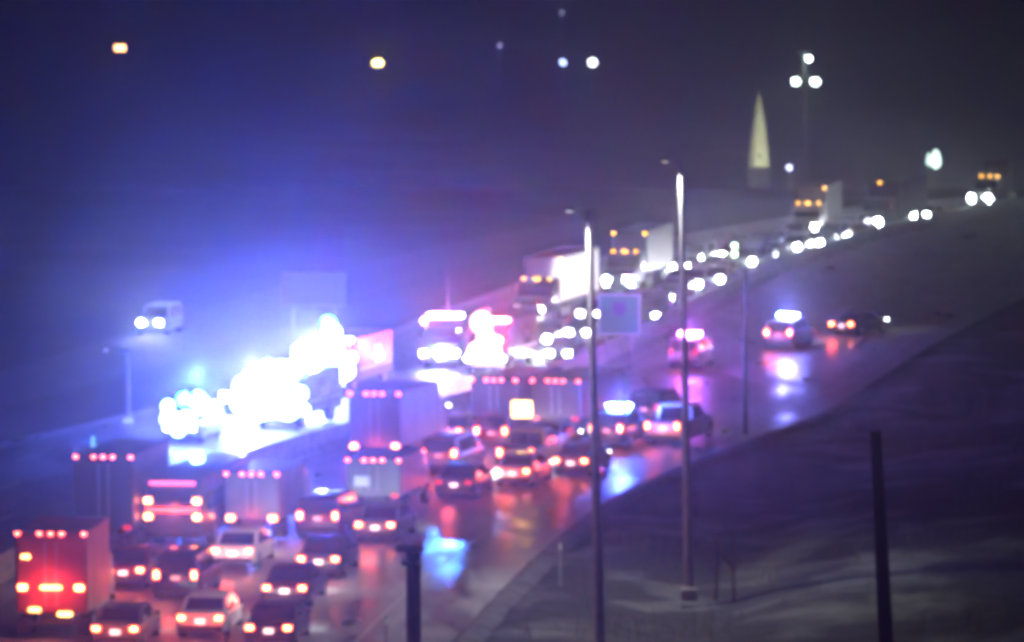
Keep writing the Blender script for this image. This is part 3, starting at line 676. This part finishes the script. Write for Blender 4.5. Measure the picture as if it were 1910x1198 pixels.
# saplings on the verge
def sapling(px, py, h, label, seed):
    X, d = at(px, py); o = empty('sapling', (X, d, zg(d) + .1)); rnd = random.Random(seed)
    MB().tube((0, 0, -.3), (rnd.uniform(-.1, .1), 0, h), .05, .02, 8).build('trunk', BARK, o, True)
    c = MB()
    for i in range(26):
        z = h * rnd.uniform(.3, .98); a = rnd.uniform(0, 6.28); l = (h - z) * .35 + .2
        p1_ = (math.cos(a) * l, math.sin(a) * l, z + l * 1.1); c.tube((0, 0, z), p1_, .014, .005, 5)
        for _ in range(2):
            a2 = a + rnd.uniform(-1, 1); c.tube(p1_, (p1_[0] + math.cos(a2) * .2, p1_[1] + math.sin(a2) * .2, p1_[2] + .25), .006, .003, 4)
    c.build('crown', BARK, o); tag(o, label, 'tree', 'bare saplings on the verge')
sapling(1336, 1112, 2.2, 'bare sapling next to the tallest lamp post', 2)
sapling(1370, 1116, 2.4, 'bare sapling on the verge, right of the other one', 4)
# dry weeds poking through the verge snow
def weeds():
    b = MB(); rnd = random.Random(11)
    for _ in range(5200):
        d = rnd.uniform(150, 262); x = E(d) + 2.2 + abs(rnd.gauss(0, 1)) * 9
        if rnd.random() < .35: x = E(d) + rnd.uniform(8, 40)
        if math.sin(x * .7 + d * .31) + math.sin(x * .23 - d * .5) < .1: continue
        out = x - E(d) - 1; z = zg(d) - .15 + 1.2 * min(max(out - 7, 0) / 14, 1) - .5 * math.exp(-((out - 6) / 3) ** 2)
        h = rnd.uniform(.25, .8); a = rnd.uniform(0, 3.14); w = .02
        lx, ly = rnd.uniform(-.2, .2), rnd.uniform(-.2, .2)
        b.quad((x - w * math.cos(a), d - w * math.sin(a), z), (x + w * math.cos(a), d + w * math.sin(a), z), (x + lx + .004, d + ly, z + h + .3), (x + lx - .004, d + ly, z + h + .3))
    o = b.build('dry_weeds', mat('dry_grass', (.16, .14, .09), .9)); tag(o, 'thin dry weeds poking through the snow on the right verge', 'weeds', kind='stuff')
weeds()
# green guide sign on the median
def green_sign():
    X, d = at(1155, 672); o = empty('guide_sign', (X, d, zg(d))); s = 9000 / d
    zb = (672 - 625) / s; zt = (672 - 548) / s; w = 80 / s
    MB().box((0, 0, (zb + zt) / 2), (w, .06, zt - zb), bev=.01).build('panel', SIGNG, o)
    fr = MB()
    for z in (zb + .06, zt - .06): fr.box((0, -.036, z), (w - .1, .01, .05))
    for x in (-w / 2 + .07, w / 2 - .07): fr.box((x, -.036, (zb + zt) / 2), (.05, .01, zt - zb - .17))
    fr.build('border', SIGNW, o)
    c = (zb + zt) / 2 + .32
    pts = [(-.42, .38), (-.2, .46), (0, .40), (.2, .46), (.42, .38), (.46, .05), (.3, -.3), (0, -.5), (-.3, -.3), (-.46, .05)]
    b = MB(); b.loft([[(x * .9, y, c + z * .9) for x, z in pts] for y in (-.036, -.05)]); b.build('route_shield', SIGNB, o)
    for x in (-w * .3, w * .3): MB().tube((x, .06, 0), (x, .06, zb + .4), .06).build('post', STEEL, o)
    tag(o, 'square green guide sign with a blue route shield, above the median barrier', 'road sign')
green_sign()
def sign_panel():
    d = 296; X = (585 - 955) / F * d; o = empty('message_sign', (X, d, zg(d))); zt = ztop(0, 508, d) - zg(d); zb = ztop(0, 574, d) - zg(d); w = 120 / F * d
    MB().box((0, 0, (zt + zb) / 2), (w, .25, zt - zb), bev=.04).build('panel', SIGNBACK, o)
    for x in (-w * .32, w * .32): MB().tube((x, .2, -.3), (x, .2, zt - .2), .08).build('post', STEEL, o)
    MB().box((0, -.14, zb + .12), (w * .9, .03, .08)).build('rail', STEEL, o)
    tag(o, 'large pale rectangular sign washed in blue above the brightest flash', 'road sign')
sign_panel()
# small cyan arrow plate, glint painted as emission, left of the dark truck
X, d = at(176, 905); o = empty('edge_sign', (X, d, zg(d)))
MB().tube((0, .04, -.2), (0, .04, 2.1), .04).build('post', STEEL, o)
MB().box((-.08, 0, 1.95), (.16, .03, .55)).box((.12, 0, 1.75), (.26, .03, .16)).build('panel', emis('cyan_glint', (.25, .75, .95), .9), o)
tag(o, 'small L-shaped cyan sign glinting at the far left above the dark truck', 'sign')
# green traffic signal on the hill
X = (1370 - 955) / F * 352; d = 352; o = empty('traffic_signal', (X, d, zg(d)))
zt = ztop(0, 458, d) - zg(d)
MB().tube((0, .15, -.2), (0, .15, zt), .07).build('pole', DARKPOST, o)
hs = MB().box((0, 0, zt - .35), (.36, .25, 1.0), bev=.03).build('housing', TRIM, o)
for z in (zt - .02, zt - .62): MB().box((0, -.14, z), (.22, .04, .22), bev=.05).build('signal_lens', GREENL, o, True)
tag(o, 'small traffic signal showing green over the uphill queue', 'traffic signal')

# ---------------------------------------------------------------- far lights, spire
def hill_d(px, py, up=8):
    d = 640
    while d < 1290:
        if far_z((px - 955) / F * d, d) + up >= HC - d * (py - HOR) / F: return d
        d += 4
    return 1285
def lamp_tower(px, py, d, parts, label, cat='lamp mast', name='lamp_mast', group=None, polem=DARKPOST, rr=.12):
    if d > 1000: d = hill_d(px, py)
    X = (px - 955) / F * d; z0 = far_z(X, d); o = empty(name, (X, d, z0)); zt = HC - d * (py - HOR) / F - z0
    MB().tube((0, .1, -1), (0, .1, zt), rr * 1.4, rr, 8).build('pole', polem, o, True)
    for (dx, dy, sx, sz, m) in parts:
        x = dx / F * d; z = zt - dy / F * d
        MB().box((x, -.1, z), (sx / F * d, .3, sz / F * d), bev=.3).build('lamp', m, o, True)
        if abs(dx) > 5: MB().tube((0, .1, z + .8), (x, .05, z + .1), rr * .8, n=6).build('arm', STEELB, o)
    tag(o, label, cat, group); return o
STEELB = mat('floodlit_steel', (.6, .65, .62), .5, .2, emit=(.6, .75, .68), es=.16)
def far_z(X, d):
    rows = [(500, 0), (760, 0), (860, 10), (960, 30), (1080, 62), (1200, 88), (1300, 96)]
    return zg(500) - .6 + interp(rows, d) * (1 + .10 * math.sin(X * .013 + 1))
GL = 'distant street lamps on the dark bluff'
t = lamp_tower(1500, 98, 620, [(-16, 55, 11, 9, BULBW), (20, 55, 13, 9, BULBW), (8, 12, 7, 8, BULBW)], 'three-lamp mast with forked arms high above the church spire')
zz = t.location
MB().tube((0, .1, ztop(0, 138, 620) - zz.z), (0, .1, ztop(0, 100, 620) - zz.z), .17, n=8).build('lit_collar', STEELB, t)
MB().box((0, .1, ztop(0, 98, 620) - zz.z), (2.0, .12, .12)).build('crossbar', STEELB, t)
lamp_tower(705, 118, 1100, [(0, 0, 16, 9, emis('far_bulb_yellow', (1, .75, .25), 22))], 'yellowish street lamp high on the bluff, brightest at upper centre', 'street lamp', 'street_lamp', GL)
lamp_tower(225, 90, 1120, [(0, 0, 20, 10, BULBY)], 'orange street lamp high on the bluff at upper left', 'street lamp', 'street_lamp', GL)
lamp_tower(1050, 117, 1110, [(0, 0, 10, 9, emis('far_bulb_blue', (.45, .6, 1), 6))], 'bluish street lamp, left one of the close pair on the bluff', 'street lamp', 'street_lamp', GL)
lamp_tower(1105, 117, 1110, [(0, 0, 11, 11, emis('far_bulb_white', (.9, .95, 1), 14))], 'white street lamp, right one of the close pair on the bluff', 'street lamp', 'street_lamp', GL)
lamp_tower(932, 86, 1130, [(0, 0, 9, 9, emis('far_bulb_faint', (.5, .5, .8), .8))], 'faint grey street lamp above and left of the close pair', 'street lamp', 'street_lamp', GL)
lamp_tower(1048, 24, 1170, [(0, 0, 9, 9, emis('far_bulb_faintest', (.5, .5, .7), .6))], 'faintest street lamp at the top edge above the close pair', 'street lamp', 'street_lamp', GL)
lamp_tower(1472, 313, 700, [(0, 0, 8, 9, emis('far_bulb_violet', (.6, .65, 1), 5))], 'small bluish lamp at the foot of the church spire', 'street lamp', 'street_lamp')
lamp_tower(1888, 345, 560, [(0, 0, 8, 7, BULBD)], 'dim blue lamp at the far right edge', 'street lamp', 'street_lamp')
lamp_tower(1560, 357, 560, [(0, 0, 9, 8, emis('dim_red_lamp', (1, .2, .12), 3))], 'dim red warning lamp right of the crest semi', 'warning lamp', 'warning_lamp')
lamp_tower(1863, 369, 470, [(0, 0, 9, 11, emis('far_bulb_c', (.8, .85, 1), 10))], 'small white lamp just right of the farthest semi', 'street lamp', 'street_lamp')
# twin drop shaped floodlit panels
d = 560; X = (1740 - 955) / F * d; o = empty('illuminated_sign', (X, d, far_z(X, d))); z0 = o.location.z
for dx, t0, t1, hw in ((-8, 285, 310, 4), (5, 280, 314, 8)):
    b = MB(); rings = []
    for y in (-.1, .1):
        ring = []
        for k in range(16):
            t = k / 16 * 2 * math.pi; zc = math.cos(t); f = hw * math.sin(t) * (1 - .35 * zc)
            ring.append(((dx + f) / F * d, y, HC - d * (((t0 + t1) / 2 - zc * (t1 - t0) / 2) - HOR) / F - z0))
        rings.append(ring)
    b.loft(rings).build('lit_panel', emis('lit_panel_green_white', (.72, 1, .88), 3.5 if hw > 5 else 2), o)
MB().tube((0, .3, -1), (0, .3, HC - d * (300 - HOR) / F - z0), .15, .1).build('pole', DARKPOST, o)
tag(o, 'pair of drop-shaped glowing greenish-white panels at the right', 'lit sign')
# church spire
d = 700; X = (1415 - 955) / F * d; z0 = far_z(X, d); o = empty('church_spire', (X, d, z0)); s = F / d
def zs(py): return HC - d * (py - HOR) / F - z0
hw = 19 / s
b = MB(); rings = []
for py, k in ((312, 1), (300, .96), (255, .74), (225, .55), (198, .32), (174, .05)):
    rings.append([(math.cos(math.radians(22.5 + 45 * j)) * hw * k * 1.06, math.sin(math.radians(22.5 + 45 * j)) * hw * k * 1.06, zs(py)) for j in range(8)])
b.loft(rings); b.build('spire', STONE, o)
MB().box((0, 0, (zs(312) - 3) / 2), (hw * 2.0, hw * 2.0, zs(312) + 3)).build('tower', HILLM, o)
for py, w_ in ((232, 3), (265, 4), (292, 5)):
    MB().box((0, -hw * ((py - 176) / 136) * .97, zs(py)), (w_ * 1.2 / s, .25, 10 / s)).build('louvre', TRIM, o)
MB().tube((0, 0, zs(178)), (0, 0, zs(168)), .06).build('finial', STEEL, o)
tag(o, 'slender church spire floodlit yellow-green against the dark bluff', 'church spire')
for sx, pw in ((-7, 5000), (7, 15000)):
    l = lamp('spire_floodlight', 'SPOT', (X + sx, d - 14, z0 + zs(335)), pw, (.85, .95, .55), None, .3, None, 75); aim(l, (X, d, z0 + zs(262)))

# added spots that cast the blue patches on the wet shoulder
rt_ = [o for o in bpy.data.objects if str(o.get('label', '')).startswith('dark rescue truck')][0]
MB().tube((0, 1.6, 3), (0, 1.6, 7.0), .03, .02).build('mast', TRIM, rt_)  # thin mast added only to carry the shoulder spots
for (src, tx, ty, pw, ang, colr) in ((rt_, 822, 1014, 60000, 1.5, (.04, .22, 1)), (rt_, 905, 952, 26000, 1.6, (.30, .42, 1)), (p1, 1082, 912, 40000, 5.5, (.06, .16, 1))):
    gx, gd = at(tx, ty); v = Vector((src.location.x, src.location.y - 1.6, src.location.z + (7.2 if src is rt_ else 2.3)))
    l = lamp('added_shoulder_spot', 'SPOT', v, pw, colr, None, .3, None, ang, 1); aim(l, (gx, gd, zg(gd)))
s1_ = [o for o in bpy.data.objects if 'leftmost of the oncoming' in str(o.get('label', ''))][0]
m6 = [o for o in bpy.data.objects if 'flashing magenta' in str(o.get('label', ''))][0]
l = lamp('trailer_fill_spot', 'SPOT', (m6.location.x - .3, m6.location.y, m6.location.z + 2.4), 90000, (.95, 1, .97), None, .1, None, 9, .5)  # added spot that brightens the white semi's trailer
aim(l, (s1_.location.x + 1.2, s1_.location.y + 2, s1_.location.z + 3.0))
# ---------------------------------------------------------------- haze
def haze():
    x0, x1, y0, y1, z0, z1 = -450, 450, -10, 1330, -9, 125
    b = MB(); b.add([(x0, y0, z0), (x1, y0, z0), (x1, y1, z0), (x0, y1, z0), (x0, y0, z1), (x1, y0, z1), (x1, y1, z1), (x0, y1, z1)],
                    [(3, 2, 1, 0), (4, 5, 6, 7), (0, 1, 5, 4), (1, 2, 6, 5), (2, 3, 7, 6), (3, 0, 4, 7)])
    m = bpy.data.materials.new('haze_air'); m.use_nodes = True; nt = m.node_tree
    nt.nodes.remove(nt.nodes['Principled BSDF'])
    v = nt.nodes.new('ShaderNodeVolumePrincipled'); v.inputs['Color'].default_value = (.97, .97, 1, 1)
    v.inputs['Density'].default_value = .0005; v.inputs['Anisotropy'].default_value = 0.96
    nt.links.new(v.outputs[0], nt.nodes['Material Output'].inputs['Volume'])
    try: m.cycles.volume_sampling = 'EQUIANGULAR'; m.cycles.homogeneous_volume = True
    except Exception: pass
    tag(b.build('haze', m), 'thin snowy night haze glowing around the flashing lights', 'haze', kind='stuff')
haze()
